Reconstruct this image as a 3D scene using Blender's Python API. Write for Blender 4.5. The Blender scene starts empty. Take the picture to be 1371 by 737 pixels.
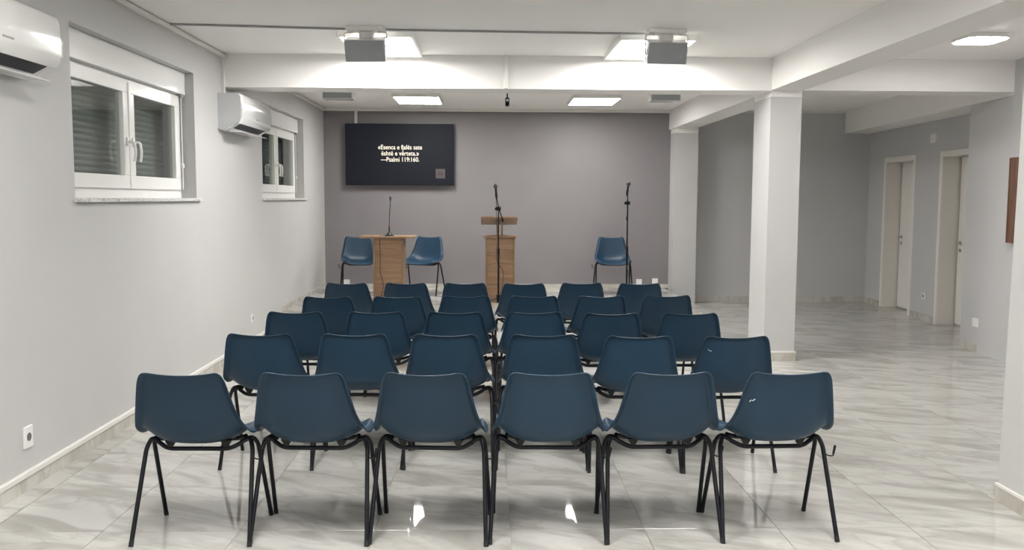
import bpy, bmesh, math, random
from mathutils import Vector, Matrix
random.seed(7)
SC = bpy.context.scene
COL = SC.collection
R = math.radians

# ------------------------------------------------------------------ camera
def cam_matrix(p, y, r):
    cy, sy = math.cos(y), math.sin(y)
    Rz = Matrix(((cy, sy, 0), (-sy, cy, 0), (0, 0, 1)))
    B = Matrix(((1, 0, 0), (0, 0, -1), (0, 1, 0)))
    cp, sp = math.cos(p), math.sin(p)
    Rx = Matrix(((1, 0, 0), (0, cp, -sp), (0, sp, cp)))
    cr, sr = math.cos(r), math.sin(r)
    Rr = Matrix(((cr, -sr, 0), (sr, cr, 0), (0, 0, 1)))
    return Rr @ Rx @ B @ Rz
M = cam_matrix(0.08676186, -0.0253729, 0.003833)
cd = bpy.data.cameras.new('camera')
cd.sensor_width = 36; cd.lens = 1185.77 / 1371 * 36; cd.clip_start = .05; cd.clip_end = 60
cam = bpy.data.objects.new('camera', cd); COL.objects.link(cam)
cam.matrix_world = Matrix.Translation((0, 0, 1.4737)) @ Matrix((M[0], -M[1], -M[2])).transposed().to_4x4()
SC.camera = cam
SC.view_settings.view_transform = 'Standard'; SC.view_settings.look = 'None'
SC.view_settings.gamma = 1; SC.view_settings.use_curve_mapping = False
SC.view_settings.exposure = 0.57
LAMP = 28.0             # strength of the ceiling panels
w = bpy.data.worlds.new('night'); SC.world = w; w.use_nodes = True
w.node_tree.nodes['Background'].inputs[0].default_value = (.05, .06, .08, 1)
w.node_tree.nodes['Background'].inputs[1].default_value = .3

# ------------------------------------------------------------------ materials
MATS = {}
def mat(name, col, rough=.5, metal=0, spec=.5, bump=0, bscale=200, var=0, vscale=3, coat=0, emis=None, estr=0, trans=0):
    m = bpy.data.materials.new(name); m.use_nodes = True; nt = m.node_tree
    b = nt.nodes['Principled BSDF']; I = b.inputs
    I['Base Color'].default_value = (*col, 1); I['Roughness'].default_value = rough
    I['Metallic'].default_value = metal; I['Specular IOR Level'].default_value = spec
    I['Coat Weight'].default_value = coat; I['Transmission Weight'].default_value = trans
    if emis: I['Emission Color'].default_value = (*emis, 1); I['Emission Strength'].default_value = estr
    tc = nt.nodes.new('ShaderNodeTexCoord')
    if var:
        n = nt.nodes.new('ShaderNodeTexNoise'); n.inputs['Scale'].default_value = vscale; n.inputs['Detail'].default_value = 4
        nt.links.new(tc.outputs['Object'], n.inputs['Vector'])
        r = nt.nodes.new('ShaderNodeValToRGB'); e = r.color_ramp.elements
        e[0].position = .3; e[1].position = .7
        e[0].color = (*[c * (1 - var) for c in col], 1); e[1].color = (*[min(1, c * (1 + var)) for c in col], 1)
        nt.links.new(n.outputs['Fac'], r.inputs['Fac']); nt.links.new(r.outputs['Color'], I['Base Color'])
    if bump:
        n = nt.nodes.new('ShaderNodeTexNoise'); n.inputs['Scale'].default_value = bscale; n.inputs['Detail'].default_value = 3
        nt.links.new(tc.outputs['Object'], n.inputs['Vector'])
        bp = nt.nodes.new('ShaderNodeBump'); bp.inputs['Strength'].default_value = bump; bp.inputs['Distance'].default_value = .002
        nt.links.new(n.outputs['Fac'], bp.inputs['Height']); nt.links.new(bp.outputs['Normal'], I['Normal'])
    MATS[name] = m
    return m
mat('wall_paint', (.52, .515, .508), .55, bump=.35, bscale=120, var=.02, vscale=2)
mat('side_paint', (.53, .527, .53), .55, bump=.3, bscale=120, var=.02, vscale=2)
mat('accent_paint', (.212, .197, .205), .5, bump=.3, bscale=120, var=.03, vscale=2)
mat('ceiling_paint', (.90, .885, .86), .7, bump=.15, bscale=60)
mat('beam_paint', (.84, .825, .80), .6, bump=.15, bscale=60)
mat('white_plastic', (.80, .79, .76), .3, var=.01)
mat('cream_trim', (.72, .70, .66), .4, var=.02)
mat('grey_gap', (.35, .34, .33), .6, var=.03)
mat('pvc_white', (.80, .80, .78), .2, var=.01)
mat('ac_white', (.78, .78, .77), .15, coat=.4, var=.01)
mat('ac_grey', (.55, .56, .57), .35, var=.01)
mat('dark_slot', (.02, .022, .03), .5, var=.1)
mat('black_metal', (.006, .0065, .010), .36, spec=.25, var=.15, vscale=30, bump=.05)
mat('black_rubber', (.009, .009, .011), .7, var=.1)
mat('mic_grille', (.09, .09, .1), .45, metal=.6, bump=.6, bscale=900)
mat('red_ring', (.5, .03, .03), .4, var=.05)
mat('steel', (.45, .44, .42), .3, metal=.9, var=.05)
mat('speaker_grey', (.34, .36, .37), .55, bump=.5, bscale=700, var=.03)
mat('door_white', (.78, .76, .72), .4, var=.015)
mat('jamb_beige', (.74, .70, .65), .45, var=.02)
mat('slat_grey', (.25, .27, .26), .5, var=.06)
mat('socket_hole', (.12, .12, .12), .6, var=.1)
mat('screen_text', (.02, .02, .02), .5, emis=(1, .90, .72), estr=.95)
mat('screen_mark', (.02, .02, .02), .5, emis=(.13, .10, .095), estr=.4)
mat('screen_mark_dark', (.02, .02, .02), .5, emis=(.07, .03, .03), estr=.5)
mat('lamp_diffuser', (.9, .9, .9), .5, emis=(1, .982, .95), estr=LAMP)
mat('aisle_diffuser', (.9, .9, .9), .5, emis=(1, .982, .95), estr=LAMP * 1.9)
mat('scuff', (.42, .46, .50), .6, var=.1)
mat('smudge', (.16, .22, .28), .5, var=.2, vscale=60)

def chair_mat():
    m = mat('blue_plastic', (.011, .037, .069), .40, spec=.35, bump=.25, bscale=500)
    nt = m.node_tree; b = nt.nodes['Principled BSDF']
    oi = nt.nodes.new('ShaderNodeObjectInfo')
    hs = nt.nodes.new('ShaderNodeHueSaturation'); hs.inputs['Color'].default_value = (.011, .037, .069, 1)
    mr = nt.nodes.new('ShaderNodeMapRange'); mr.inputs['To Min'].default_value = .88; mr.inputs['To Max'].default_value = 1.12
    nt.links.new(oi.outputs['Random'], mr.inputs['Value']); nt.links.new(mr.outputs['Result'], hs.inputs['Value'])
    nt.links.new(hs.outputs['Color'], b.inputs['Base Color'])
    return m
chair_mat()

def marble(name, base, vein, warm, rough, seedoff=0):
    m = bpy.data.materials.new(name); m.use_nodes = True; nt = m.node_tree; N = nt.nodes; L = nt.links
    b = N['Principled BSDF']; b.inputs['Roughness'].default_value = rough; b.inputs['Specular IOR Level'].default_value = .55
    tc = N.new('ShaderNodeTexCoord'); oi = N.new('ShaderNodeObjectInfo')
    mul = N.new('ShaderNodeVectorMath'); mul.operation = 'SCALE'; mul.inputs[0].default_value = (37.1, 53.7, 19.3)
    L.new(oi.outputs['Random'], mul.inputs['Scale'])
    mp = N.new('ShaderNodeMapping'); mp.inputs['Rotation'].default_value = (0, 0, R(26))
    mq = N.new('ShaderNodeMapping'); mq.inputs['Scale'].default_value = (.8, 2.4, 1.0); L.new(mp.outputs['Vector'], mq.inputs['Vector'])
    L.new(tc.outputs['Object'], mp.inputs['Vector'])
    add = N.new('ShaderNodeVectorMath'); L.new(mq.outputs['Vector'], add.inputs[0]); L.new(mul.outputs['Vector'], add.inputs[1])
    n1 = N.new('ShaderNodeTexNoise'); n1.inputs['Scale'].default_value = 2.2; n1.inputs['Detail'].default_value = 5; n1.inputs['Distortion'].default_value = 1.0
    L.new(add.outputs[0], n1.inputs['Vector'])
    r1 = N.new('ShaderNodeValToRGB'); e = r1.color_ramp.elements
    e[0].position = .36; e[0].color = (*warm, 1); e[1].position = .55; e[1].color = (*base, 1)
    L.new(n1.outputs['Fac'], r1.inputs['Fac'])
    n2 = N.new('ShaderNodeTexNoise'); n2.inputs['Scale'].default_value = 1.5; n2.inputs['Detail'].default_value = 6; n2.inputs['Distortion'].default_value = 1.6
    ad2 = N.new('ShaderNodeVectorMath'); ad2.inputs[1].default_value = (11, 3, 5); L.new(add.outputs[0], ad2.inputs[0]); L.new(ad2.outputs[0], n2.inputs['Vector'])
    sub = N.new('ShaderNodeMath'); sub.operation = 'SUBTRACT'; sub.inputs[1].default_value = .5; L.new(n2.outputs['Fac'], sub.inputs[0])
    ab = N.new('ShaderNodeMath'); ab.operation = 'ABSOLUTE'; L.new(sub.outputs[0], ab.inputs[0])
    mr = N.new('ShaderNodeMapRange'); mr.inputs['From Min'].default_value = 0; mr.inputs['From Max'].default_value = .035
    mr.inputs['To Min'].default_value = .32; mr.inputs['To Max'].default_value = 0; L.new(ab.outputs[0], mr.inputs['Value'])
    mx = N.new('ShaderNodeMix'); mx.data_type = 'RGBA'; mx.inputs['B'].default_value = (*vein, 1)
    L.new(mr.outputs['Result'], mx.inputs['Factor']); L.new(r1.outputs['Color'], mx.inputs['A'])
    L.new(mx.outputs['Result'], b.inputs['Base Color'])
    n3 = N.new('ShaderNodeTexNoise'); n3.inputs['Scale'].default_value = 6; n3.inputs['Detail'].default_value = 2
    L.new(tc.outputs['Object'], n3.inputs['Vector'])
    bp = N.new('ShaderNodeBump'); bp.inputs['Strength'].default_value = .008; bp.inputs['Distance'].default_value = .004
    L.new(n3.outputs['Fac'], bp.inputs['Height']); L.new(bp.outputs['Normal'], b.inputs['Normal'])
    MATS[name] = m
marble('floor_marble', (.50, .49, .465), (.30, .285, .26), (.355, .345, .32), .035)
marble('skirting_marble', (.56, .54, .50), (.34, .30, .24), (.45, .42, .37), .2)
mat('grout', (.36, .345, .315), .8, var=.05, vscale=20)

def granite():
    m = mat('granite', (.5, .5, .49), .3); nt = m.node_tree; N = nt.nodes; L = nt.links
    v = N.new('ShaderNodeTexVoronoi'); v.inputs['Scale'].default_value = 140
    r = N.new('ShaderNodeValToRGB'); r.color_ramp.elements[0].color = (.16, .16, .16, 1); r.color_ramp.elements[1].color = (.68, .67, .65, 1)
    r.color_ramp.elements[0].position = .1; r.color_ramp.elements[1].position = .4
    tc = N.new('ShaderNodeTexCoord'); L.new(tc.outputs['Object'], v.inputs['Vector'])
    L.new(v.outputs['Color'], r.inputs['Fac']); L.new(r.outputs['Color'], N['Principled BSDF'].inputs['Base Color'])
granite()
def wood(name, c1, c2, scale=(1.2, 14, 14)):
    m = mat(name, c1, .42); nt = m.node_tree; N = nt.nodes; L = nt.links
    tc = N.new('ShaderNodeTexCoord'); mp = N.new('ShaderNodeMapping'); mp.inputs['Scale'].default_value = scale
    n = N.new('ShaderNodeTexNoise'); n.inputs['Scale'].default_value = 2.4; n.inputs['Detail'].default_value = 7; n.inputs['Distortion'].default_value = .7
    r = N.new('ShaderNodeValToRGB'); e = r.color_ramp.elements; e[0].position = .32; e[1].position = .62
    e[0].color = (*c2, 1); e[1].color = (*c1, 1)
    L.new(tc.outputs['Object'], mp.inputs['Vector']); L.new(mp.outputs['Vector'], n.inputs['Vector'])
    L.new(n.outputs['Fac'], r.inputs['Fac']); L.new(r.outputs['Color'], N['Principled BSDF'].inputs['Base Color'])
wood('oak', (.33, .20, .115), (.215, .125, .07))
wood('oak_edge', (.31, .195, .11), (.20, .12, .065), (14, 14, 1.2))
wood('walnut', (.175, .085, .05), (.10, .05, .032), (14, 14, 1.5))
# window glass: clear with a mirror-like surface
g = bpy.data.materials.new('glass'); g.use_nodes = True; nt = g.node_tree; nt.nodes.clear()
o = nt.nodes.new('ShaderNodeOutputMaterial'); mx = nt.nodes.new('ShaderNodeMixShader'); t = nt.nodes.new('ShaderNodeBsdfTransparent')
t.inputs[0].default_value = (.86, .89, .87, 1)
gl = nt.nodes.new('ShaderNodeBsdfGlossy'); gl.inputs['Roughness'].default_value = .02
lw = nt.nodes.new('ShaderNodeLayerWeight'); lw.inputs[0].default_value = .5
pw = nt.nodes.new('ShaderNodeMath'); pw.operation = 'POWER'; pw.inputs[1].default_value = 4; nt.links.new(lw.outputs['Facing'], pw.inputs[0])
fr = nt.nodes.new('ShaderNodeMath'); fr.operation = 'MULTIPLY_ADD'; fr.inputs[1].default_value = .9; fr.inputs[2].default_value = .05; nt.links.new(pw.outputs[0], fr.inputs[0])
nt.links.new(fr.outputs[0], mx.inputs[0]); nt.links.new(t.outputs[0], mx.inputs[1]); nt.links.new(gl.outputs[0], mx.inputs[2]); nt.links.new(mx.outputs[0], o.inputs[0])
MATS['glass'] = g
# television screen: dark glossy panel with a faint bluish glow that fades downwards (lit backlight)
s = bpy.data.materials.new('screen'); s.use_nodes = True; nt = s.node_tree
b = nt.nodes['Principled BSDF']; b.inputs['Base Color'].default_value = (.005, .006, .009, 1); b.inputs['Roughness'].default_value = .55; b.inputs['Specular IOR Level'].default_value = .15
n = nt.nodes.new('ShaderNodeTexNoise'); n.inputs['Scale'].default_value = .8
r = nt.nodes.new('ShaderNodeValToRGB'); r.color_ramp.elements[0].color = (.010, .011, .016, 1); r.color_ramp.elements[1].color = (.030, .034, .048, 1)
tc = nt.nodes.new('ShaderNodeTexCoord'); nt.links.new(tc.outputs['Object'], n.inputs['Vector']); nt.links.new(n.outputs['Fac'], r.inputs['Fac'])
nt.links.new(r.outputs['Color'], b.inputs['Emission Color']); b.inputs['Emission Strength'].default_value = .25
MATS['screen'] = s

# ------------------------------------------------------------------ mesh helpers
class MB:
    def __init__(s): s.bm = bmesh.new()
    def box(s, x0, x1, y0, y1, z0, z1, bev=0, seg=1, mtx=None):
        t = bmesh.new()
        vs = [t.verts.new((x, y, z)) for x in (x0, x1) for y in (y0, y1) for z in (z0, z1)]
        for f in ((0, 1, 3, 2), (4, 6, 7, 5), (0, 4, 5, 1), (2, 3, 7, 6), (0, 2, 6, 4), (1, 5, 7, 3)):
            t.faces.new([vs[i] for i in f])
        if bev: bmesh.ops.bevel(t, geom=t.edges[:], offset=bev, segments=seg, profile=.5, affect='EDGES', clamp_overlap=True)
        if mtx: t.transform(mtx)
        s.join(t); return s
    def join(s, t):
        me = bpy.data.meshes.new('t'); t.to_mesh(me); t.free(); s.bm.from_mesh(me); bpy.data.meshes.remove(me)
    def prism(s, pts, z0, z1):
        a = [s.bm.verts.new((x, y, z0)) for x, y in pts]; b = [s.bm.verts.new((x, y, z1)) for x, y in pts]
        n = len(pts); s.bm.faces.new(a[::-1]); s.bm.faces.new(b)
        for i in range(n): s.bm.faces.new((a[i], a[(i + 1) % n], b[(i + 1) % n], b[i]))
        return s
    def prismx(s, pts, x0, x1):     # profile in y,z swept along x
        a = [s.bm.verts.new((x0, y, z)) for y, z in pts]; b = [s.bm.verts.new((x1, y, z)) for y, z in pts]
        n = len(pts); s.bm.faces.new(a[::-1]); s.bm.faces.new(b)
        for i in range(n): s.bm.faces.new((a[i], a[(i + 1) % n], b[(i + 1) % n], b[i]))
        return s
    def tube(s, pts, r, n=10, cap=True, rs=None):
        pts = [Vector(p) for p in pts]; rings = []
        up = None
        for i, p in enumerate(pts):
            d = (pts[min(i + 1, len(pts) - 1)] - pts[max(i - 1, 0)]).normalized()
            if up is None:
                up = Vector((0, 0, 1)) if abs(d.z) < .9 else Vector((1, 0, 0))
            a = d.cross(up).normalized(); b2 = a.cross(d).normalized(); up = b2
            rr = rs[i] if rs else r
            rings.append([s.bm.verts.new(p + a * math.cos(k * 2 * math.pi / n) * rr + b2 * math.sin(k * 2 * math.pi / n) * rr) for k in range(n)])
        for i in range(len(rings) - 1):
            for k in range(n):
                s.bm.faces.new((rings[i][k], rings[i][(k + 1) % n], rings[i + 1][(k + 1) % n], rings[i + 1][k]))
        if cap: s.bm.faces.new(rings[0][::-1]); s.bm.faces.new(rings[-1])
        return s
    def build(s, name, m, parent=None, smooth=False, loc=None, rot=None):
        bmesh.ops.recalc_face_normals(s.bm, faces=s.bm.faces[:])
        me = bpy.data.meshes.new(name); s.bm.to_mesh(me); s.bm.free()
        me.materials.append(MATS[m] if isinstance(m, str) else m)
        if smooth:
            me.polygons.foreach_set('use_smooth', [True] * len(me.polygons))
            me.set_sharp_from_angle(angle=R(38))
        o = bpy.data.objects.new(name, me); COL.objects.link(o)
        if parent: o.parent = parent
        if loc: o.location = loc
        if rot: o.rotation_euler = rot
        return o
def fillet(pts, r, n=5):
    pts = [Vector(p) for p in pts]; out = [pts[0]]
    for i in range(1, len(pts) - 1):
        a = pts[i - 1] - pts[i]; b = pts[i + 1] - pts[i]
        d = min(r, a.length * .45, b.length * .45)
        p0 = pts[i] + a.normalized() * d; p1 = pts[i] + b.normalized() * d
        for k in range(n + 1):
            t = k / n; out.append(p0 * (1 - t) ** 2 + pts[i] * 2 * t * (1 - t) + p1 * t * t)
    out.append(pts[-1]); return out
def tag(o, label=None, cat=None, group=None, kind=None):
    if label: o['label'] = label
    if cat: o['category'] = cat
    if group: o['group'] = group
    if kind: o['kind'] = kind
    return o
def empty(name, loc, rz=0):
    o = bpy.data.objects.new(name, None); COL.objects.link(o); o.location = loc; o.rotation_euler = (0, 0, rz)
    o.empty_display_size = .1
    return o
def struct(name, mb, m, label, cat, parent=None):
    o = mb.build(name, m, parent); return tag(o, label, cat, kind='structure')
def piece(me, name, loc, parent, scale=None, rz=0):
    o = bpy.data.objects.new(name, me); COL.objects.link(o); o.parent = parent; o.location = loc
    if scale: o.scale = scale
    if rz: o.rotation_euler = (0, 0, rz)
    return o

# ------------------------------------------------------------------ setting
H = 2.72; XL = -2.33; YB = 12.6; YN = -3.2
def L1(y): return 4.68 + .077 * (y - 7.81)
def L2(y): return 5.42 - .06 * (12.6 - y)

fl = struct('floor', MB().box(-2.7, 6.3, YN - .3, 13, -.2, -.0035), 'grout', 'glossy marble look tile floor with pale grout lines', 'floor')
def tile_mesh(wx, wy, name='floor_tile'):
    hx, hy, bz = wx / 2 - .0013, wy / 2 - .0013, .0006
    bm = bmesh.new()
    a = [bm.verts.new((sx * hx, sy * hy, -.006)) for sx, sy in ((-1, -1), (1, -1), (1, 1), (-1, 1))]
    b = [bm.verts.new((sx * hx, sy * hy, -bz)) for sx, sy in ((-1, -1), (1, -1), (1, 1), (-1, 1))]
    c = [bm.verts.new((sx * (hx - bz), sy * (hy - bz), 0)) for sx, sy in ((-1, -1), (1, -1), (1, 1), (-1, 1))]
    for i in range(4):
        j = (i + 1) % 4
        bm.faces.new((a[i], a[j], b[j], b[i])); bm.faces.new((b[i], b[j], c[j], c[i]))
    bm.faces.new(c)
    me = bpy.data.meshes.new(name); bm.to_mesh(me); bm.free(); me.materials.append(MATS['floor_marble']); return me
TM = {}
def tile(x0, x1, y0, y1, z, parent):
    k = (round(x1 - x0, 3), round(y1 - y0, 3))
    if k not in TM: TM[k] = tile_mesh(*k)
    piece(TM[k], 'floor_tile', ((x0 + x1) / 2, (y0 + y1) / 2, z), parent)
xs = [-2.33, -2.205] + [-1.706 + .6 * i for i in range(13)]
ys = [2.034 + .6 * j for j in range(18)] + [12.6]
for i in range(len(xs) - 1):
    for j in range(len(ys) - 1):
        if xs[i + 1] < 2.52 and ys[j] > 9.9: continue
        if xs[i] > L2(ys[j]): continue
        tile(xs[i], xs[i + 1], ys[j], ys[j + 1], 0, fl)
mb = MB()
for i in range(len(xs) - 1):
    for j in range(9):
        y0 = 2.034 - .6 * (j + 1)
        mb.box(xs[i] + .0013, xs[i + 1] - .0013, y0 + .0013, y0 + .5987, -.0032, 0)
tag(mb.build('floor_tile', 'floor_marble', fl), kind='stuff')

# left wall with two window openings
W1 = (5.06, 7.13); W2 = (9.2, 11.24); WZ0, WZ1 = 1.462, 2.442
mb = MB(); XO = XL - .34
for y0, y1 in ((YN, W1[0]), (W1[1], W2[0]), (W2[1], YB + .3)): mb.box(XO, XL, y0, y1, -.1, H + .1)
for y0, y1 in (W1, W2): mb.box(XO, XL, y0, y1, -.1, WZ0); mb.box(XO, XL, y0, y1, WZ1, H + .1)
struct('wall_left', mb, 'wall_paint', 'pale grey painted left wall with two high windows', 'wall')
struct('wall_back', MB().box(XL, 2.56, YB, YB + .3, -.1, H + .1), 'accent_paint', 'dark grey painted end wall behind the stage', 'wall')
struct('wall_far_right', MB().box(2.56, 6.3, YB, YB + .3, -.1, H + .1), 'side_paint', 'mid grey painted end wall of the side aisle', 'wall')
struct('wall_front', MB().box(-2.7, 6.3, YN - .3, YN, -.1, H + .1), 'wall_paint', 'grey wall behind the viewpoint', 'wall')
D1 = (11.06, 11.97); D2 = (9.4, 10.27); DH = 1.985
mb = MB()
def seg(y0, y1, z0, z1): mb.prism([(L2(y0), y0), (6.3, y0), (6.3, y1), (L2(y1), y1)], z0, z1)
seg(8.75, D2[0], -.1, H + .1); seg(D2[1], D1[0], -.1, H + .1); seg(D1[1], YB, -.1, H + .1)
seg(D2[0], D2[1], DH, H + .1); seg(D1[0], D1[1], DH, H + .1)
struct('wall_right', mb, 'side_paint', 'grey side wall with two white doors', 'wall')
mb = MB().prism([(L1(8.75), 8.75), (L1(7.92), 7.92), (6.3, 7.92), (6.3, 8.75)], -.1, 2.405)
mb.prism([(L1(7.92), 7.92), (4.67, 7.5), (4.67, YN), (6.3, YN), (6.3, 7.92)], -.1, H + .1)
struct('wall_right_near', mb, 'side_paint', 'grey projecting wall beside the second door', 'wall')
ce = struct('ceiling', MB().box(-2.7, 6.3, YN - .3, 13, H, H + .2), 'ceiling_paint', 'flat white painted ceiling', 'ceiling')
# beams
struct('beam', MB().box(XL, 2.5, 7.91, 8.25, 2.432, H + .02), 'beam_paint', 'white ceiling beam crossing the hall in front of the stage', 'beam')
struct('beam', MB().box(2.5, 2.79, YN, 8.42, 2.438, H + .02), 'beam_paint', 'long white ceiling beam running from the viewer to the near column', 'beam')
struct('beam', MB().box(2.535, 2.85, 8.42, YB, 2.445, H + .02), 'beam_paint', 'white ceiling beam from the near column to the stage pillar', 'beam')
struct('beam', MB().box(2.79, 6, 7.92, 8.25, 2.438, H + .02), 'beam_paint', 'white ceiling beam crossing the side aisle', 'beam')
struct('beam', MB().prism([(L1(7.93), 7.93), (6.2, 7.93), (6.2, 8.75), (L2(8.75), 8.75), (L2(YB), YB), (L1(YB), YB)], 2.407, H + .02), 'beam_paint', 'slanting boxed white ceiling beam above the two doors', 'beam')
# columns (grey paint with a white band at the top)
def column(x0, x1, y0, y1, top, label, sk=True):
    o = struct('column', MB().box(x0, x1, y0, y1, -.1, 2.382), 'wall_paint' if sk else 'wall_paint', label, 'column')
    MB().box(x0, x1, y0, y1, 2.382, top).build('top_band', 'beam_paint', o)
    if sk:
        for (a, b, c, d) in ((x0 - .012, x0, y0 - .012, y1), (x0, x1 + .012, y0 - .012, y0), (x1, x1 + .012, y0, y1)):
            MB().box(a, b, c, d, 0, .075, .001).build('skirting_tile', 'skirting_marble', o)
        MB().box(x0 - .015, x1 + .014, y0 - .014, y1 + .003, .075, .088).build('skirting_cap', 'cream_trim', o)
    return o
column(2.5, 2.78, 7.93, 8.42, 2.439, 'square grey column standing free near the middle of the hall')
c2 = column(2.5, 2.79, 3.6, 4.19, 2.439, 'square grey column at the right edge of the picture')
for ob_ in [c2] + list(c2.children):      # this pillar stands slightly out of plumb
    for v_ in ob_.data.vertices: v_.co.x += .0125 * v_.co.z
column(2.56, 2.885, 12.3, 12.62, 2.446, 'slim grey pillar at the right corner of the stage wall', sk=False)

# skirting
def skirt(name, pts_fn, t0, t1, ln, z0, h, label, flip=1, m='skirting_marble', cap=False, th=.011):
    root = empty(name, (*pts_fn(t0), z0)); tag(root, label, 'baseboard', kind='structure')
    p0 = Vector((*pts_fn(t0), 0)); p1 = Vector((*pts_fn(t1), 0)); d = (p1 - p0); Ltot = d.length; d.normalize()
    nrm = Vector((-d.y, d.x, 0)) * flip; org = Vector((*pts_fn(t0), 0))
    n = max(1, round(Ltot / ln))
    for i in range(n):
        a = Ltot * i / n + .0012; b2 = Ltot * (i + 1) / n - .0012
        A = p0 + d * a - org; Bq = p0 + d * b2 - org
        MB().prism([tuple(A.xy), tuple(Bq.xy), tuple((Bq + nrm * th).xy), tuple((A + nrm * th).xy)], 0, h).build('skirting_tile', m, root)
    return root
# left wall: tiles with a cable trunk on top of them
sk = skirt('baseboard_left', lambda t: (XL, t), YN, 9.93, .6, 0, .068, 'marble tile skirting along the left wall', flip=-1, th=.014)
cp = MB().box(XL, XL + .022, YN, 9.93, .069, .099, .003)
o = cp.build('trim_1', 'cream_trim'); tag(o, 'cream cable duct lying on top of the left skirting', 'cable duct', kind='structure')
skirt('baseboard_stage_left', lambda t: (XL, t), 9.93, YB, .6, .195, .062, 'marble tile skirting on the left wall above the stage', flip=-1)
skirt('baseboard_back', lambda t: (t, YB), XL, 2.56, .6, .195, .055, 'marble tile skirting below the dark stage wall', flip=-1)
skirt('baseboard_far_right', lambda t: (t, YB), 2.885, L2(YB), .6, 0, .075, 'blotched marble skirting of the side aisle end wall', flip=-1)
skirt('baseboard_door_wall', lambda t: (L2(t), t), 12.03, YB, .6, 0, .075, 'short marble skirting left of the first door', flip=1)
skirt('baseboard_between_doors', lambda t: (L2(t), t), D2[1] + .06, D1[0] - .06, .6, 0, .075, 'marble skirting between the two doors', flip=1)
skirt('baseboard_right_near', lambda t: (L1(t) if t > 7.92 else 4.67, t), 7.0, 8.75, .6, 0, .075, 'marble skirting of the projecting side wall', flip=1)

# stage
stg = struct('stage', MB().box(XL, 2.5, 9.93, YB, -.05, .1915), 'grout', 'low tiled stage platform in front of the dark wall', 'stage')
sx = [-2.33 + .6 * i for i in range(9)] + [2.5]; sx = [x for x in sx if x < 2.45] + [2.5]
sy = [9.93, 10.53, 11.13, 11.73, 12.33, 12.6]
for i in range(len(sx) - 1):
    for j in range(len(sy) - 1): tile(sx[i], sx[i + 1], sy[j], sy[j + 1], .195, stg)
for i in range(len(sx) - 1):
    MB().box(sx[i] + .0012, sx[i + 1] - .0012, 9.918, 9.93, .002, .19).build('riser_tile', 'floor_marble', stg)
for j in range(len(sy) - 1):
    MB().box(2.5, 2.512, sy[j] + .0012, min(sy[j + 1], 12.29) - .0012, .002, .19).build('riser_tile', 'floor_marble', stg)

# ceiling cable ducts / cornices
tag(MB().box(XL, XL + .03, YN, 7.91, H - .042, H - .008, .003).build('trim_2', 'cream_trim'), 'cream cable duct along the left wall below the ceiling', 'cable duct', kind='structure')
tag(MB().box(XL, XL + .03, 8.25, YB, H - .042, H - .008, .003).build('trim_3', 'cream_trim'), 'cream cable duct on the left wall above the stage', 'cable duct', kind='structure')
tag(MB().box(XL + .03, 2.535, YB - .03, YB, H - .042, H, .003).build('trim_4', 'cream_trim'), 'cream cable duct along the top of the dark stage wall', 'cable duct', kind='structure')
tag(MB().box(2.85, L1(YB), YB - .02, YB, H - .03, H).build('trim_5', 'cream_trim'), 'cream band along the top of the side aisle end wall', 'trim', kind='structure')
tag(MB().box(XL, XL + .025, 7.865, 7.905, 2.36, H - .04, .003).build('trim_6', 'cream_trim'), 'short upright cable duct in the corner above the far air conditioner', 'cable duct', kind='structure')
tag(MB().box(-1.895, -1.855, YB - .018, YB, 2.49, H - .04, .003).build('trim_7', 'cream_trim'), 'short upright cable duct above the television', 'cable duct', kind='structure')
tag(MB().box(.125, .16, 7.885, 7.91, 2.432, H - .002, .003).build('trim_8', 'beam_paint'), 'white upright cable duct in the middle of the front beam', 'cable duct', kind='structure')
mb = MB().tube([(XL + .03, 6.56, H - .009), (-.97, 6.70, H - .009), (1.33, 6.79, H - .009)], .008, 8)
tag(mb.build('trim_9', 'grey_gap'), 'thin grey cable conduit crossing the ceiling', 'conduit', kind='structure')

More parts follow.
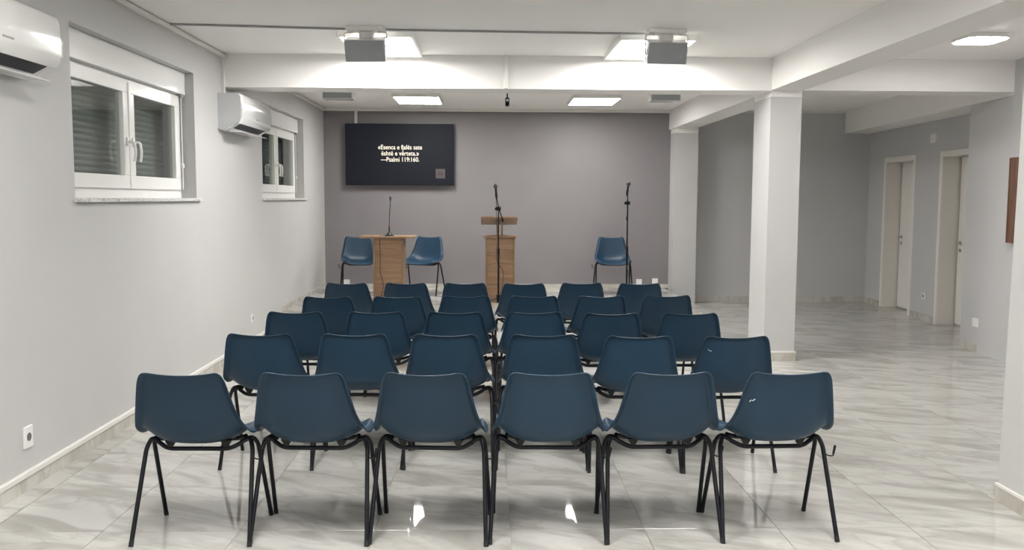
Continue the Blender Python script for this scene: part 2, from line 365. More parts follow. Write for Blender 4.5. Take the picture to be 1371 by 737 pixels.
# ------------------------------------------------------------------ windows
def window(n, y0, y1, label):
    root = empty('window_%d' % n, (XL - .1, (y0 + y1) / 2, WZ0)); tag(root, label, 'window', kind='structure')
    ox, oy, oz = XL - .1, (y0 + y1) / 2, WZ0
    def B(name, m, *bx, **k):
        par = k.pop('parent', root)
        x0, x1, a, b2, z0, z1 = bx
        return MB().box(x0 - ox, x1 - ox, a - oy, b2 - oy, z0 - oz, z1 - oz, **k).build(name, m, par)
    XF = XL - .098     # front of sash
    # outer frame
    mb = MB()
    for a, b2, z0, z1 in ((y0, y1, WZ0, 1.528), (y0, y1, 2.245, 2.29), (y0, y0 + .05, 1.528, 2.245), (y1 - .05, y1, 1.528, 2.245)):
        mb.box(XF - .06 - ox, XF - .018 - ox, a - oy, b2 - oy, z0 - oz, z1 - oz, .002)
    mb.build('window_frame', 'pvc_white', root)
    ym = (y0 + y1) / 2 + .0
    for s_, (a, b2) in enumerate(((y0 + .03, ym - .004), (ym + .004, y1 - .07))):
        z0, z1 = 1.527, 2.255; w_ = .088
        mb = MB()
        for (c, d, e, f) in ((a, b2, z0, z0 + w_), (a, b2, z1 - w_, z1), (a, a + w_, z0 + w_, z1 - w_), (b2 - w_, b2, z0 + w_, z1 - w_)):
            mb.box(XF - .05 - ox, XF - ox, c - oy, d - oy, e - oz, f - oz, .004, 2)
        sash = mb.build('sash', 'pvc_white', root)
        B('pane', 'glass', XF - .032, XF - .028, a + w_, b2 - w_, z0 + w_, z1 - w_, parent=sash)
        hy = (b2 - .045 if s_ == 0 else a + .045) - oy; hz = 1.84 - oz; hx = XF - ox
        mb = MB().box(hx, hx + .012, hy - .014, hy + .014, hz - .03, hz + .03, .004, 2)
        mb.tube(fillet([(hx + .008, hy, hz), (hx + .05, hy, hz), (hx + .056, hy + .004, hz - .07), (hx + .046, hy + .006, hz - .13)], .03), .009, 8)
        h = mb.build('handle', 'pvc_white', sash, smooth=True); 
    B('centre_strip', 'pvc_white', XF - .05, XF + .008, ym - .016, ym + .016, 1.55, 2.235, bev=.003)
    B('shutter_box', 'pvc_white', XL - .3, XL - .068, y0 + .001, y1 - .001, 2.27, WZ1 - .001, bev=.003)
    B('sill', 'granite', XL - .1, XL + .028, y0 - .01, y1 + .08, WZ0 - .022, WZ0 + .001, bev=.002)
    B('shutter_strap', 'cream_trim', XL - .093, XL - .089, y1 - .045, y1 - .027, 1.53, 2.27)
    B('strap_bracket', 'grey_gap', XL - .1, XL - .075, y1 - .06, y1 - .015, 2.245, 2.268, bev=.003)
    B('strap_guide', 'pvc_white', XL - .1, XL - .08, y1 - .055, y1 - .018, 1.70, 1.735, bev=.004)
    prof = [(-.003, 0), (-.003, .004), (.004, .012), (.006, .022), (.004, .032), (-.003, .039), (-.005, .039), (-.005, 0)]
    k = 0; z = WZ0
    while z < 2.42:
        mb = MB(); yy0, yy1 = y0 - .02 - oy, y1 + .02 - oy
        a = [mb.bm.verts.new((XL - .25 + px - ox, yy0, z - oz + pz)) for px, pz in prof]; b2 = [mb.bm.verts.new((XL - .25 + px - ox, yy1, z - oz + pz)) for px, pz in prof]
        for i in range(len(prof)): mb.bm.faces.new((a[i], a[(i + 1) % len(prof)], b2[(i + 1) % len(prof)], b2[i]))
        mb.build('shutter_slat', 'slat_grey', root); z += .0405
    return root
window(1, *W1, 'nearer white two-sash window with closed shutter behind')
window(2, *W2, 'farther white two-sash window beside the stage')

# ------------------------------------------------------------------ doors
def door(n, y0, y1, label):
    ym = (y0 + y1) / 2
    root = empty('door_%d' % n, (L2(ym), ym, 0)); tag(root, label, 'door', kind='structure')
    ang = math.atan2(.06, 1)       # wall line turns slightly
    root.rotation_euler = (0, 0, -ang)
    hw = (y1 - y0) / 2; dp = .20
    for s_ in (1, -1):
        y = s_ * hw
        MB().box(.001, dp + .03, min(y, y - s_ * .012), max(y, y - s_ * .012), 0, DH).build('jamb', 'jamb_beige', root)
        MB().box(-.012, .004, min(y - s_ * .015, y + s_ * .05), max(y - s_ * .015, y + s_ * .05), 0, DH + .05, .002).build('casing', 'door_white', root)
    MB().box(-.012, .004, -hw + .015, hw - .015, DH - .015, DH + .05, .002).build('casing', 'door_white', root)
    MB().box(.001, dp + .03, -hw + .012, hw - .012, DH - .012, DH).build('jamb', 'jamb_beige', root)
    leaf = MB().box(dp, dp + .04, -hw + .018, hw - .034, .018, DH - .016, .002).build('leaf', 'door_white', root)
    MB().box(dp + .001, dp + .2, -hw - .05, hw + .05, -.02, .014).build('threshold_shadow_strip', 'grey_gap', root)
    MB().box(dp + .012, dp + .03, hw - .036, hw - .012, .0, DH - .012).build('door_seal', 'black_rubber', root)  # black strip standing in for the shade in the gap beside the leaf
    hy = hw - .10
    mb = MB().tube([(dp - .008, hy, .97), (dp, hy, .97)], .024, 14)
    mb.tube(fillet([(dp, hy, .97), (dp - .05, hy, .97), (dp - .055, hy - .11, .97)], .02), .009, 8)
    mb.build('door_handle', 'steel', leaf, smooth=True)
    MB().tube([(dp - .007, hy, .885), (dp, hy, .885)], .022, 14).build('lock_rosette', 'steel', leaf, smooth=True)
    return root
door(1, *D1, 'white interior door set deep in its frame, farther from the viewer')
door(2, *D2, 'white interior door half hidden by the projecting wall')

# ------------------------------------------------------------------ ceiling lights
def light(x0, x1, y0, y1, label, group=None, lit=True):
    cx, cy = (x0 + x1) / 2, (y0 + y1) / 2
    root = empty('ceiling_light', (cx, cy, H)); tag(root, label, 'ceiling light', group)
    hx, hy, t_, b_ = (x1 - x0) / 2, (y1 - y0) / 2, .045, .022
    mb = MB()
    mb.box(-hx, hx, -hy, -hy + b_, -t_, 0, .003); mb.box(-hx, hx, hy - b_, hy, -t_, 0, .003)
    mb.box(-hx, -hx + b_, -hy + b_, hy - b_, -t_, 0, .003); mb.box(hx - b_, hx, -hy + b_, hy - b_, -t_, 0, .003)
    mb.build('light_frame', 'white_plastic', root)
    MB().box(-hx + b_, hx - b_, -hy + b_, hy - b_, -t_ + .004, -.02).build('diffuser', 'lamp_diffuser' if lit else 'white_plastic', root)
    return root
light(-1.18, -.60, 10.78, 11.62, 'lit white ceiling panel over the stage, nearer the television')
light(1.0, 1.60, 10.78, 11.62, 'lit white ceiling panel over the stage, on the right side')
light(-1.15, -.58, 6.80, 7.76, 'lit white ceiling panel just behind the left hanging loudspeaker')
light(.99, 1.59, 6.84, 7.80, 'lit white ceiling panel just behind the right hanging loudspeaker')
light(1.02, 1.60, 4.42, 5.40, 'switched-off ceiling panel cut off by the top edge of the picture', lit=False)
for x_, y_ in ((-1.15, 2.4), (1.02, 2.4), (-1.15, -1.2), (1.02, -1.2)): light(x_, x_ + .58, y_, y_ + .95, 'lit ceiling panel %s the viewpoint, on the %s side' % ('just ahead above' if y_ > 0 else 'behind', 'left' if x_ < 0 else 'right'), 'ceiling panels out of view')  # the pair ahead is added out of view to brighten floor and near wall
# small round-cornered lamp in the side aisle
def small_lamp(x, y, label, group=None):
    root = empty('ceiling_lamp', (x, y, H)); tag(root, label, 'ceiling light', group)
    def disc(hw, r, z0, z1):
        pts = []
        for sx_, sy_, a0 in ((1, 1, 0), (-1, 1, 90), (-1, -1, 180), (1, -1, 270)):
            for k in range(6):
                a = R(a0 + 18 * k); pts.append((sx_ * (hw - r) + r * math.cos(a), sy_ * (hw - r) + r * math.sin(a)))
        return MB().prism(pts, z0, z1)
    disc(.165, .07, -.035, 0).build('lamp_body', 'white_plastic', root)
    disc(.150, .062, -.041, -.034).build('diffuser', 'aisle_diffuser', root)
small_lamp(3.74, 6.80, 'small lit lamp with rounded corners in the side aisle ceiling')
small_lamp(3.74, 2.2, 'small lit lamp over the near part of the side aisle', 'lamps out of view')
small_lamp(3.74, -1.2, 'small lit lamp over the side aisle behind the viewpoint', 'lamps out of view')
# unlit panel
root = empty('ceiling_panel', (5.0, 10.6, H)); tag(root, 'small unlit white panel in the corner of the side aisle ceiling beside the beam', 'ceiling panel')
root.location = (4.72, 10.05, H)
MB().box(-.15, .15, -.15, .15, -.05, 0, .004).build('panel_body', 'white_plastic', root)
MB().box(-.13, .13, -.13, .13, -.056, -.048, .002).build('panel_cover', 'white_plastic', root)

# ------------------------------------------------------------------ air conditioners
def aircon(y0, label, wd=1.02):
    root = empty('air_conditioner', (XL, y0, 2.04)); tag(root, label, 'air conditioner', 'wall air conditioners')
    # profile in (x outwards, z up), rounded front
    prof = [(0, .02), (0, .325), (.165, .325), (.185, .32), (.199, .305), (.207, .28), (.211, .20), (.209, .12), (.203, .085), (.185, .062)]
    slot = [(.185, .062), (.165, .066), (.085, .022), (.06, .012)]
    p2 = prof + [(.165, .066), (.085, .02), (.06, .006), (.02, .006)]
    def sweep(p, a, b2, inset=0):
        mb = MB()
        A = [mb.bm.verts.new((x, a, z)) for x, z in p]; Bv = [mb.bm.verts.new((x, b2, z)) for x, z in p]
        n = len(p); mb.bm.faces.new(A); mb.bm.faces.new(Bv[::-1])
        for i in range(n): mb.bm.faces.new((A[i], Bv[i], Bv[(i + 1) % n], A[(i + 1) % n]))
        return mb
    mb = sweep(p2, .012, wd - .012)
    bmesh.ops.bevel(mb.bm, geom=[e for e in mb.bm.edges if abs((e.verts[0].co - e.verts[1].co).y) < .001 and max(v.co.x for v in e.verts) > .16 and max(v.co.z for v in e.verts) > .07], offset=.022, segments=4, profile=.5, affect='EDGES', clamp_overlap=True)
    mb.build('housing', 'ac_white', root, smooth=True)
    for a, b2 in ((.0, .013), (wd - .013, wd)):
        q = [(x * .94, z * .97 + .006) for x, z in p2]
        sweep(q, a, b2).build('end_cap', 'ac_grey', root)
    # outlet: dark slot, vanes, flap
    mb = MB(); mb.box(0, .105, .09, wd - .09, -.004, .003, mtx=Matrix.Translation((.083, 0, .0245)) @ Matrix.Rotation(R(-27), 4, 'Y'))
    mb.build('outlet_slot', 'dark_slot', root)
    MB().box(0, .105, .08, wd - .08, -.003, .003, .002, mtx=Matrix.Translation((.072, 0, .005)) @ Matrix.Rotation(R(4), 4, 'Y')).build('flap', 'ac_white', root)
    MB().box(.2075, .2125, wd / 2 - .045, wd / 2 + .045, .128, .137, .001).build('nameplate', 'grey_gap', root)
    return root
aircon(3.52, 'white wall air conditioner at the left edge, cut off by the picture frame')
aircon(7.74, 'white wall air conditioner hanging under the beam between the two windows')

# ------------------------------------------------------------------ sockets, switches
def socket(x, y, z, face, label, w_=.08, h_=.08, dbl=False, hole=True, name='wall_socket', d=.012):
    root = empty(name, (x, y, z)); tag(root, label, 'switch' if 'switch' in name else 'socket')
    root.rotation_euler = (0, 0, {'+x': R(90), '-x': R(-90), '-y': 0}[face])
    MB().box(-w_ / 2, w_ / 2, -d, 0, -h_ / 2, h_ / 2, .003, 2).build('cover_plate', 'pvc_white', root)
    if hole:
        MB().tube([(0, -d - .001, 0), (0, -d + .004, 0)], min(w_, h_) * .26, 16).build('socket_well', 'socket_hole', root)
    return root
socket(XL, 4.435, .265, '+x', 'white wall socket low on the left wall, nearest the viewer', .083, .11)
socket(XL, 8.67, .29, '+x', 'small white wall socket on the left wall past the chairs', .06, .09)
socket(L2(10.62), 10.62, .30, '-x', 'white socket between the two doors', .07, .08)
socket(L1(8.42), 8.42, .285, '-x', 'white socket on the projecting side wall near the second door', .10, .085, hole=False)
socket(L2(10.5), 10.5, 2.20, '-x', 'small white wall unit high between the two doors', .12, .12, hole=False, name='wall_unit', d=.03)['category'] = 'wall unit'
socket(-2.03, YB, .275, '-y', 'white socket box at the left foot of the dark wall', .09, .07, hole=False, d=.03)
socket(2.14, YB, .285, '-y', 'white socket box at the right foot of the dark wall, left of the pair', .08, .075, hole=False, d=.03)
socket(2.37, YB, .295, '-y', 'white socket box at the right foot of the dark wall, right of the pair', .08, .075, hole=False, d=.03)

# wooden board on the right wall
root = empty('wall_board', (4.67, 7.4, 1.09)); tag(root, 'brown wooden board hanging on the right wall, half hidden by the front column', 'board')
MB().box(-.022, 0, -.55, .46, 0, .76, .002).build('board_panel', 'walnut', root)
mb = MB()
for a, b2, c, d in ((-.55, .46, -.0, .012), (-.55, .46, .748, .76), (-.55, -.538, .012, .748), (.448, .46, .012, .748)): mb.box(-.027, -.02, a, b2, c, d)
mb.build('board_frame', 'walnut', root)

# ------------------------------------------------------------------ loudspeakers under the ceiling
def speaker(x, label, rz):
    root = empty('ceiling_speaker', (x, 6.62, H)); tag(root, label, 'loudspeaker', 'loudspeakers hanging from the ceiling'); root.rotation_euler = (0, 0, rz)
    T = Matrix.Translation((0, 0, -.178)) @ Matrix.Rotation(R(20), 4, 'X')
    MB().box(-.148, .148, 0, .12, -.080, .080, .006, 2, mtx=T).build('cabinet', 'ac_white', root)
    MB().box(-.145, .145, -.006, .002, -.077, .077, .003, 1, mtx=T).build('grille', 'speaker_grey', root)
    MB().box(.09, .105, -.009, -.006, -.03, -.015, .001, mtx=T).build('logo_dot', 'steel', root)
    MB().box(-.14, .14, -.02, .12, -.03, 0, .004).build('ceiling_plate', 'ceiling_paint', root)
    MB().box(-.05, .05, .04, .12, -.16, -.03, .004).build('neck', 'ceiling_paint', root)
    for s_ in (-1, 1): MB().tube(fillet([(s_ * .09, .03, -.036), (s_ * .158, .03, -.040), (s_ * .154, .06, -.178)], .02), .006, 8).build('bracket', 'cream_trim', root, smooth=True)
speaker(-.915, 'grey fronted loudspeaker hanging from the ceiling, left of centre', R(-3))
speaker(1.31, 'grey fronted loudspeaker hanging from the ceiling, right of centre', R(2))
for x, lb in ((-1.775, 'low grey speaker box under the stage ceiling, left side'), (2.07, 'low grey speaker box under the stage ceiling, right side')):
    root = empty('stage_speaker', (x, 10.5, H)); tag(root, lb, 'loudspeaker', 'speaker boxes over the stage')
    MB().box(-.175, .175, 0, .2, -.10, 0, .004).build('cabinet', 'ac_white', root)
    MB().box(-.165, .165, -.004, .003, -.094, -.008, .002).build('grille', 'speaker_grey', root)
# small camera
root = empty('ceiling_camera', (.205, 10.6, H)); tag(root, 'small black camera hanging from the ceiling in front of the stage', 'camera')
MB().tube([(0, 0, 0), (0, 0, -.07)], .008, 8).build('bracket', 'black_metal', root)
mb = MB().box(-.024, .024, -.05, .05, -.165, -.065, .014, 3); mb.build('camera_body', 'black_metal', root, smooth=True)
MB().tube([(0, -.058, -.10), (0, -.048, -.10)], .016, 14).build('lens', 'ac_grey', root)

# ------------------------------------------------------------------ television
root = empty('television', (-1.256, YB - .03, 1.645)); tag(root, 'large black flat television with a lit verse on the dark wall', 'television')
hw, hh = .757, .855
MB().box(-hw, hw, -.075, -.03, 0, hh, .004, 2).build('casing', 'black_metal', root)
MB().box(-.25, .25, -.035, .028, .2, .65, .003).build('wall_mount', 'black_metal', root)
MB().box(-hw + .008, hw - .008, -.0775, -.074, .022, hh - .008).build('screen_panel', 'screen', root)
def text(s_, size, x, z, m, parent, name='screen_text', wide=1.0, offs=.0007):
    cu = bpy.data.curves.new('t', 'FONT'); cu.body = s_; cu.size = size; cu.align_x = 'CENTER'; cu.offset = offs; cu.extrude = .0008; cu.resolution_u = 3
    ob = bpy.data.objects.new('t', cu); COL.objects.link(ob)
    dg = bpy.context.evaluated_depsgraph_get(); me = bpy.data.meshes.new_from_object(ob.evaluated_get(dg))
    bpy.data.objects.remove(ob); me.materials.clear(); me.materials.append(MATS[m]); me.name = name
    o = bpy.data.objects.new(name, me); COL.objects.link(o); o.parent = parent; o.location = (x, -.079, z); o.rotation_euler = (R(90), 0, 0); o.scale = (wide, 1, 1)
    return o
text('«Esenca e fjalës sate', .088, .005, .50, 'screen_text', root, wide=.86)
text('është e vërteta.»', .088, .005, .415, 'screen_text', root, wide=.88)
text('—Psalmi 119:160.', .088, .005, .33, 'screen_text', root, wide=.84)
MB().box(.50, .63, -.079, -.0776, .10, .23).build('corner_mark', 'screen_mark', root)
text('M', .09, .565, .135, 'screen_mark_dark', root, name='corner_letter').location.y = -.0795

# ------------------------------------------------------------------ chairs
def chair_shell():
    prof = [(-.050, .743, .139, .007), (-.047, .729, .150, .010), (-.039, .690, .160, .014), (-.024, .621, .174, .022), (-.006, .550, .190, .032),
            (.012, .494, .202, .046), (.036, .452, .209, .062), (.078, .425, .213, .073), (.135, .413, .218, .066),
            (.20, .412, .219, .060), (.27, .417, .215, .055), (.33, .423, .208, .049), (.37, .423, .198, .038), (.390, .413, .182, .024)]
    NU = 16; P = []
    n = len(prof)
    for i, (y, z, w_, k) in enumerate(prof):
        a = prof[max(i - 1, 0)]; b2 = prof[min(i + 1, n - 1)]
        t = Vector((0, b2[0] - a[0], b2[1] - a[1])).normalized(); nm = Vector((0, -t.z, t.y))  # forward / up
        row = []
        for j in range(NU + 1):
            u = -1 + 2 * j / NU
            p = Vector((u * w_, y, z)) + nm * k * abs(u) ** 3.0
            row.append((p, nm, t))
        P.append(row)
    # top lip: slight dip in the middle
    for i in range(3):
        for j in range(NU + 1):
            u = -1 + 2 * j / NU; p, nm, t = P[i][j]; p.z += (.010 * u * u - .004) * (1 - i / 3)
    bm = bmesh.new()
    V = [[bm.verts.new(c[0]) for c in row] for row in P]
    for i in range(n - 1):
        for j in range(NU): bm.faces.new((V[i][j], V[i][j + 1], V[i + 1][j + 1], V[i + 1][j]))
    # perimeter flange turned back
    loop = [(0, j) for j in range(NU + 1)] + [(i, NU) for i in range(1, n)] + [(n - 1, j) for j in range(NU - 1, -1, -1)] + [(i, 0) for i in range(n - 2, 0, -1)]
    cen = Vector((0, .12, .5))
    r1, r2, r3 = [], [], []
    m_ = len(loop)
    for q, (i, j) in enumerate(loop):
        p, nm, t = P[i][j]
        a = P[loop[q - 1][0]][loop[q - 1][1]][0]; b2 = P[loop[(q + 1) % m_][0]][loop[(q + 1) % m_][1]][0]
        tg = (b2 - a).normalized(); u = -1 + 2 * j / NU
        # surface normal tilts inwards at the sides
        sn = (nm - Vector((1, 0, 0)) * (.55 * u if 4 < i < 12 else .25 * u)).normalized()
        out = tg.cross(sn); 
        if out.dot(p - P[min(max(i, 2), n - 3)][NU // 2][0]) < 0: out = -out
        out.normalize()
        side = j in (0, NU)
        if side and i < 7: st = ((.005, .002), (.009, .007), (.021, .028))
        elif i == 0: st = ((.005, .002), (.008, .007), (.009, .014))
        elif side: st = ((.005, .003), (.009, .014), (.011, .034))
        else: st = ((.004, .003), (.006, .008), (.006, .014))
        for lst, (oo, bb) in zip((r1, r2, r3), st): lst.append(bm.verts.new(p + out * oo - sn * bb))
    base = [V[i][j] for i, j in loop]
    for A, Bv in ((base, r1), (r1, r2), (r2, r3)):
        for q in range(m_): bm.faces.new((A[q], A[(q + 1) % m_], Bv[(q + 1) % m_], Bv[q]))
    bmesh.ops.recalc_face_normals(bm, faces=bm.faces[:])
    me = bpy.data.meshes.new('seat_shell'); bm.to_mesh(me); bm.free()
    ob = bpy.data.objects.new('tmp', me); COL.objects.link(ob)
    s1 = ob.modifiers.new('s', 'SUBSURF'); s1.levels = 1; s1.render_levels = 1
    s2 = ob.modifiers.new('t', 'SOLIDIFY'); s2.thickness = .004; s2.offset = -1
    dg = bpy.context.evaluated_depsgraph_get(); out = bpy.data.meshes.new_from_object(ob.evaluated_get(dg)); bpy.data.objects.remove(ob)
    out.name = 'seat_shell'; out.materials.clear(); out.materials.append(MATS['blue_plastic'])
    out.polygons.foreach_set('use_smooth', [True] * len(out.polygons))
    return out
def make_chair():
    root = empty('plastic_chair', (0, 0, 0))
    sh = bpy.data.objects.new('seat_shell', chair_shell()); COL.objects.link(sh); sh.parent = root
    r = .0098
    for s_ in (-1, 1):
        # rear leg rises from the floor, curls over below the shell edge
        p = fillet([(s_ * .249, 0, .008), (s_ * .230, .145, .385), (s_ * .214, .170, .425), (s_ * .178, .160, .408)], .05, 6)
        lg = MB().tube(p, r, 10).build('leg', 'black_metal', root, smooth=True)
        MB().tube([(s_ * .2493, -.003, 0), (s_ * .2483, .006, .022)], .0104, 12).build('foot_cap', 'black_rubber', lg, smooth=True)
        p = fillet([(s_ * .243, .375, .008), (s_ * .230, .23, .385), (s_ * .214, .205, .420), (s_ * .178, .215, .405)], .05, 6)
        lg = MB().tube(p, r, 10).build('leg', 'black_metal', root, smooth=True)
        MB().tube([(s_ * .2433, .378, 0), (s_ * .2424, .369, .022)], .0104, 12).build('foot_cap', 'black_rubber', lg, smooth=True)
    for ya, yb, z0 in ((.160, .135, .385), (.215, .250, .398)):
        p = fillet([(-.182, ya, z0 + .022), (-.135, yb, z0), (.135, yb, z0), (.182, ya, z0 + .022)], .05, 5)
        MB().tube(p, r, 10).build('cross_tube', 'black_metal', root, smooth=True)
    for s_ in (-1, 1):
        for yb in (.137, .243):
            mb = MB(); A = [mb.bm.verts.new((s_ * .12 + dx, yb + dy, z)) for z, w_ in ((.394, .007), (.424, .024)) for dx, dy in ((-w_, -.012), (w_, -.012), (w_, .012), (-w_, .012))]
            for f in ((3, 2, 1, 0), (4, 5, 6, 7), (0, 1, 5, 4), (1, 2, 6, 5), (2, 3, 7, 6), (3, 0, 4, 7)): mb.bm.faces.new([A[q] for q in f])
            mb.build('mounting_block', 'black_rubber', root)
    h = [(.236, .128, .350), (.250, .120, .344), (.268, .118, .344), (.278, .118, .388), (.272, .118, .391), (.266, .118, .352)]
    MB().tube(fillet(h, .006, 3), .003, 6).build('linking_hook', 'black_metal', root, smooth=True)
    return root
proto = make_chair()
def copy_tree(o, parent=None):
    c = o.copy(); COL.objects.link(c)
    if parent: c.parent = parent
    for ch in list(o.children): copy_tree(ch, c)
    return c
ordl = ['leftmost', 'second from left', 'third from left', 'fourth from left', 'fifth from left', 'rightmost']
rowl = ['nearest row', 'second nearest row', 'middle row', 'second farthest row', 'farthest row']
rows = [
 [(-1.262, 3.66, -1), (-.768, 3.665, -2.5), (-.262, 3.66, -3.5), (.252, 3.66, -1.5), (.754, 3.665, 1.5), (1.252, 3.668, 1)],
 [(-1.209, 4.712, -2), (-.713, 4.712, -1), (-.228, 4.70, -4), (.285, 4.69, -1.5), (.786, 4.64, -1), (1.294, 4.63, 1)],
 [(-1.222, 5.622, -1), (-.717, 5.625, -.5), (-.214, 5.616, -3), (.284, 5.618, 1), (.765, 5.558, 1), (1.266, 5.567, -1.5)],
 [(-1.172, 6.48, -1), (-.672, 6.50, 1), (-.174, 6.54, 1), (.326, 6.54, -.5), (.824, 6.55, 2), (1.320, 6.58, 3)],
 [(-1.200, 7.52, -3), (-.703, 7.53, -3), (-.207, 7.53, 0), (.289, 7.50, 1), (.783, 7.56, 2), (1.277, 7.52, -1)]]
chairs = {}
first = True
for ri, row in enumerate(rows):
    for ci, (x, y, a) in enumerate(row):
        o = proto if first else copy_tree(proto); first = False
        o.location = (x, y, 0); o.rotation_euler = (0, 0, R(a))
        tag(o, ('blue plastic chair with white scratch, %s in the %s' if (ri, ci) in ((0, 5), (1, 5)) else 'blue plastic chair, %s in the %s') % (ordl[ci], rowl[ri]), 'chair', 'rows of blue chairs facing the stage')
        chairs[(ri, ci)] = o
for (x, y, a, lb) in ((-1.76, 11.93, 180 + 14, 'blue plastic chair on the stage left of the wooden table, facing the room'),
                      (-.83, 11.93, 180 - 16, 'blue plastic chair on the stage right of the wooden table, facing the room'),
                      (1.655, 11.98, 180 - 1, 'blue plastic chair alone on the stage behind the right microphone stand')):
    o = copy_tree(proto); o.location = (x, y, .195); o.rotation_euler = (0, 0, R(a)); tag(o, lb, 'chair', 'blue chairs standing on the stage')
def mark(key, pts, r, m='scuff', name='scratch'):
    o = chairs[key]
    MB().tube(pts, r, 5).build(name, m, o)
mark((0, 5), [(-.165, -.046, .628), (-.158, -.048, .636), (-.152, -.047, .632), (-.142, -.049, .640)], .0018)
mark((1, 5), [(-.150, -.064, .687), (-.144, -.063, .680), (-.130, -.062, .677)], .0018)

# ------------------------------------------------------------------ table and lectern
def pedestal(root, hw, dep, z1, tw, tdep):
    MB().box(-hw, -hw + .022, -dep / 2, dep / 2, 0, z1, .001).build('side_panel', 'oak_edge', root)
    MB().box(hw - .022, hw, -dep / 2, dep / 2, 0, z1, .001).build('side_panel', 'oak_edge', root)
    MB().box(-hw + .022, hw - .022, -dep / 2 + .02, -dep / 2 + .04, 0, z1).build('front_panel', 'oak', root)
    MB().box(-hw + .022, hw - .022, dep / 2 - .04, dep / 2 - .02, 0, z1).build('back_panel', 'oak', root)
    MB().box(-tw[0], tw[1], -tdep / 2, tdep / 2, z1, z1 + .022, .002).build('top_board', 'oak_edge', root)
tb = empty('pedestal_table', (-1.24, 11.0, .195)); tag(tb, 'narrow oak pedestal table with overhanging top between two stage chairs', 'table')
pedestal(tb, .185, .32, .785, (.345, .32), .46)
lc = empty('lectern', (.128, 10.92, .195)); tag(lc, 'oak lectern with slanted reading board in the middle of the stage', 'lectern')
pedestal(lc, .182, .30, .795, (.205, .20), .36)
MB().box(-.045, -.02, -.03, .03, .817, .985, .001).build('post', 'oak_edge', lc); MB().box(.01, .035, -.03, .03, .817, .985, .001).build('post', 'oak_edge', lc)
MB().box(-.222, .222, -.175, .175, -.011, .011, .002, mtx=Matrix.Translation((-.012, 0, 1.0)) @ Matrix.Rotation(R(-15), 4, 'X')).build('reading_board', 'oak_edge', lc)

def wire(pts, r, name, label, cat, group=None, n=6):
    c = fillet(pts, .06, 5); base = c[0]
    o = MB().tube([p - base for p in c], r, n).build(name, 'black_rubber', smooth=True, loc=base)
    return tag(o, label, cat, group)
# gooseneck microphone on the table
mz = .195 + .785 + .022
root = empty('gooseneck_microphone', (-1.235, 10.93, mz)); tag(root, 'black gooseneck microphone standing on the oak pedestal table', 'microphone')
MB().tube([(0, 0, 0), (0, 0, .012), (0, 0, .022), (0, 0, .05)], .05, 16, rs=[.062, .058, .03, .012]).build('base', 'black_metal', root, smooth=True)
MB().tube([(0, 0, .05), (0, 0, .13)], .009, 10).build('switch_stem', 'black_metal', root, smooth=True)
MB().tube([(0, 0, .115), (0, 0, .127)], .0115, 10).build('red_ring', 'red_ring', root, smooth=True)
MB().tube(fillet([(0, 0, .13), (.004, 0, .26), (.018, -.01, .40), (.019, -.015, .44)], .1, 5), .0045, 8).build('neck', 'black_metal', root, smooth=True)
MB().tube([(.019, -.015, .435), (.0195, -.017, .45), (.02, -.019, .475), (.02, -.02, .487)], .013, 10, rs=[.008, .014, .014, .006]).build('capsule', 'mic_grille', root, smooth=True)
wire([(-1.30, 10.93, mz + .006), (-1.335, 10.80, mz + .006), (-1.335, 10.762, mz - .03), (-1.33, 10.80, .80), (-1.335, 10.80, .55), (-1.29, 10.80, .42), (-1.33, 10.80, .25), (-1.36, 10.80, .20), (-1.6, 10.85, .199)], .0035, 'microphone_cable', 'thin black cable hanging down the front of the pedestal table', 'cable')

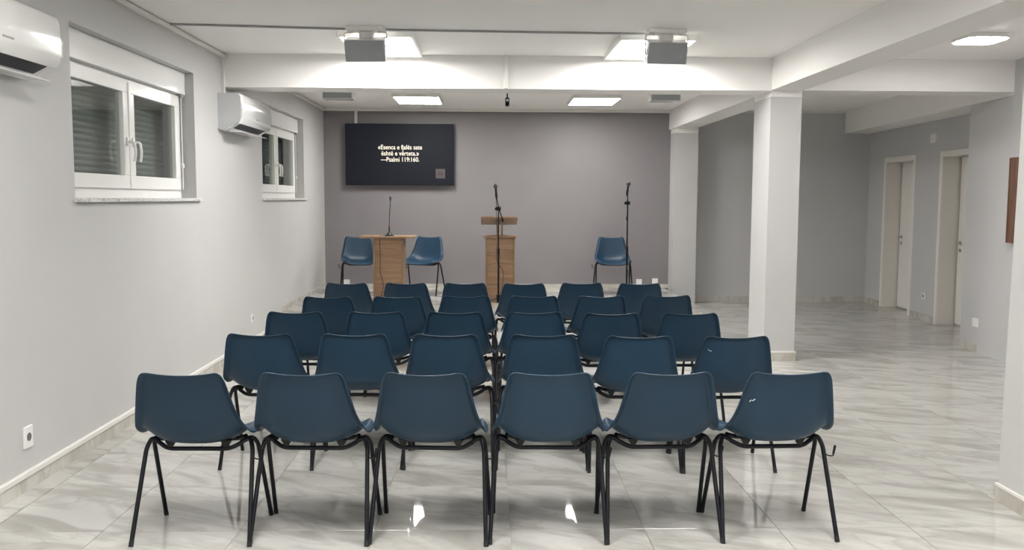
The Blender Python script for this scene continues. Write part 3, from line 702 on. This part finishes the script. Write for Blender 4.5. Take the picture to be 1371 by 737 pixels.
def mic_stand(x, y, label, mic_lbl, top, boom, legs, clutch_z):
    root = empty('microphone_stand', (x, y, .195)); tag(root, label, 'microphone stand')
    MB().tube([(0, 0, .05), (0, 0, .62)], .012, 10).build('lower_tube', 'black_metal', root, smooth=True)
    MB().tube([(0, 0, .60), (0, 0, .68)], .015, 10).build('height_collar', 'black_metal', root, smooth=True)
    MB().tube([(0, 0, .66), (0, 0, clutch_z)], .0075, 10).build('upper_tube', 'black_metal', root, smooth=True)
    MB().tube([(0, 0, .04), (0, 0, .13)], .024, 12, rs=[.02, .026]).build('leg_hub', 'black_metal', root, smooth=True)
    for a in legs:
        c, s_ = math.cos(R(a)), math.sin(R(a))
        l = MB().tube([(.02 * c, .02 * s_, .085), (.25 * c, .25 * s_, .012)], .0075, 8).build('leg', 'black_metal', root, smooth=True)
        MB().tube([(.235 * c, .235 * s_, .0155), (.262 * c, .262 * s_, .0115)], .0115, 8).build('foot_cap', 'black_rubber', l, smooth=True)
    mb = MB().box(-.028, .028, -.018, .018, clutch_z - .02, clutch_z + .025, .006, 2); mb.tube([(-.045, 0, clutch_z), (-.02, 0, clutch_z)], .016, 8)
    mb.build('clutch', 'black_metal', root, smooth=True)
    MB().tube(boom, .0065, 8).build('boom', 'black_metal', root, smooth=True)
    b0 = Vector(boom[0]); b1 = Vector(boom[1]); d = (b0 - b1).normalized()
    MB().tube([b0 + d * .035, b0 - d * .01], .013, 10).build('boom_end', 'black_rubber', root, smooth=True)
    e = Vector(boom[-1])
    m = empty('microphone', (x + e.x, y + e.y, .195 + e.z)); tag(m, mic_lbl, 'microphone')
    dd = Vector(top).normalized()
    MB().tube([dd * -.03, dd * .03], .015, 12).build('clip', 'black_rubber', m, smooth=True)
    MB().tube([dd * -.06, dd * .10], .012, 12, rs=[.0095, .0135]).build('handle', 'black_metal', m, smooth=True)
    pts, rs = [], []
    for k in range(7):
        t = k / 6; pts.append(dd * (.095 + .055 * t)); rs.append(max(.005, .0265 * math.sin(math.pi * (.18 + .72 * t))))
    MB().tube(pts, .02, 14, rs=rs).build('grille_head', 'mic_grille', m, smooth=True)
mic_stand(.105, 10.50, 'black microphone stand with short boom in front of the lectern', 'black microphone in the clip of the stand before the lectern',
          (-.07, -.45, .8), [(.045, .10, 1.03), (.0, .0, 1.17), (-.022, -.05, 1.27), (-.028, -.07, 1.31)], (195, 315, 75), 1.15)
mic_stand(1.715, 11.0, 'black microphone stand at the right of the stage before the single chair', 'black microphone on top of the stand at the right of the stage',
          (.0, -.55, .75), [(.01, .10, 1.04), (.0, .0, 1.26), (-.012, -.05, 1.33), (-.018, -.07, 1.36)], (200, 320, 80), 1.22)
wire([(.075, 10.4, 1.50), (.08, 10.45, 1.30), (.095, 10.485, .95), (.07, 10.485, .75), (.17, 10.485, .60), (.15, 10.485, .42), (.12, 10.45, .33), (.2, 10.42, .201), (.6, 10.5, .199), (1.2, 10.7, .199)], .0035, 'microphone_cable', 'thin black cable looping down the stand before the lectern', 'cable')
wire([(1.695, 10.9, 1.60), (1.70, 10.95, 1.35), (1.705, 10.985, 1.0), (1.70, 10.985, .7), (1.74, 10.985, .5), (1.76, 10.985, .35), (1.72, 10.97, .27), (1.8, 10.95, .201), (2.1, 11.3, .199), (2.2, 12.3, .199)], .0035, 'microphone_cable', 'thin black cable running down the right stage stand', 'cable')
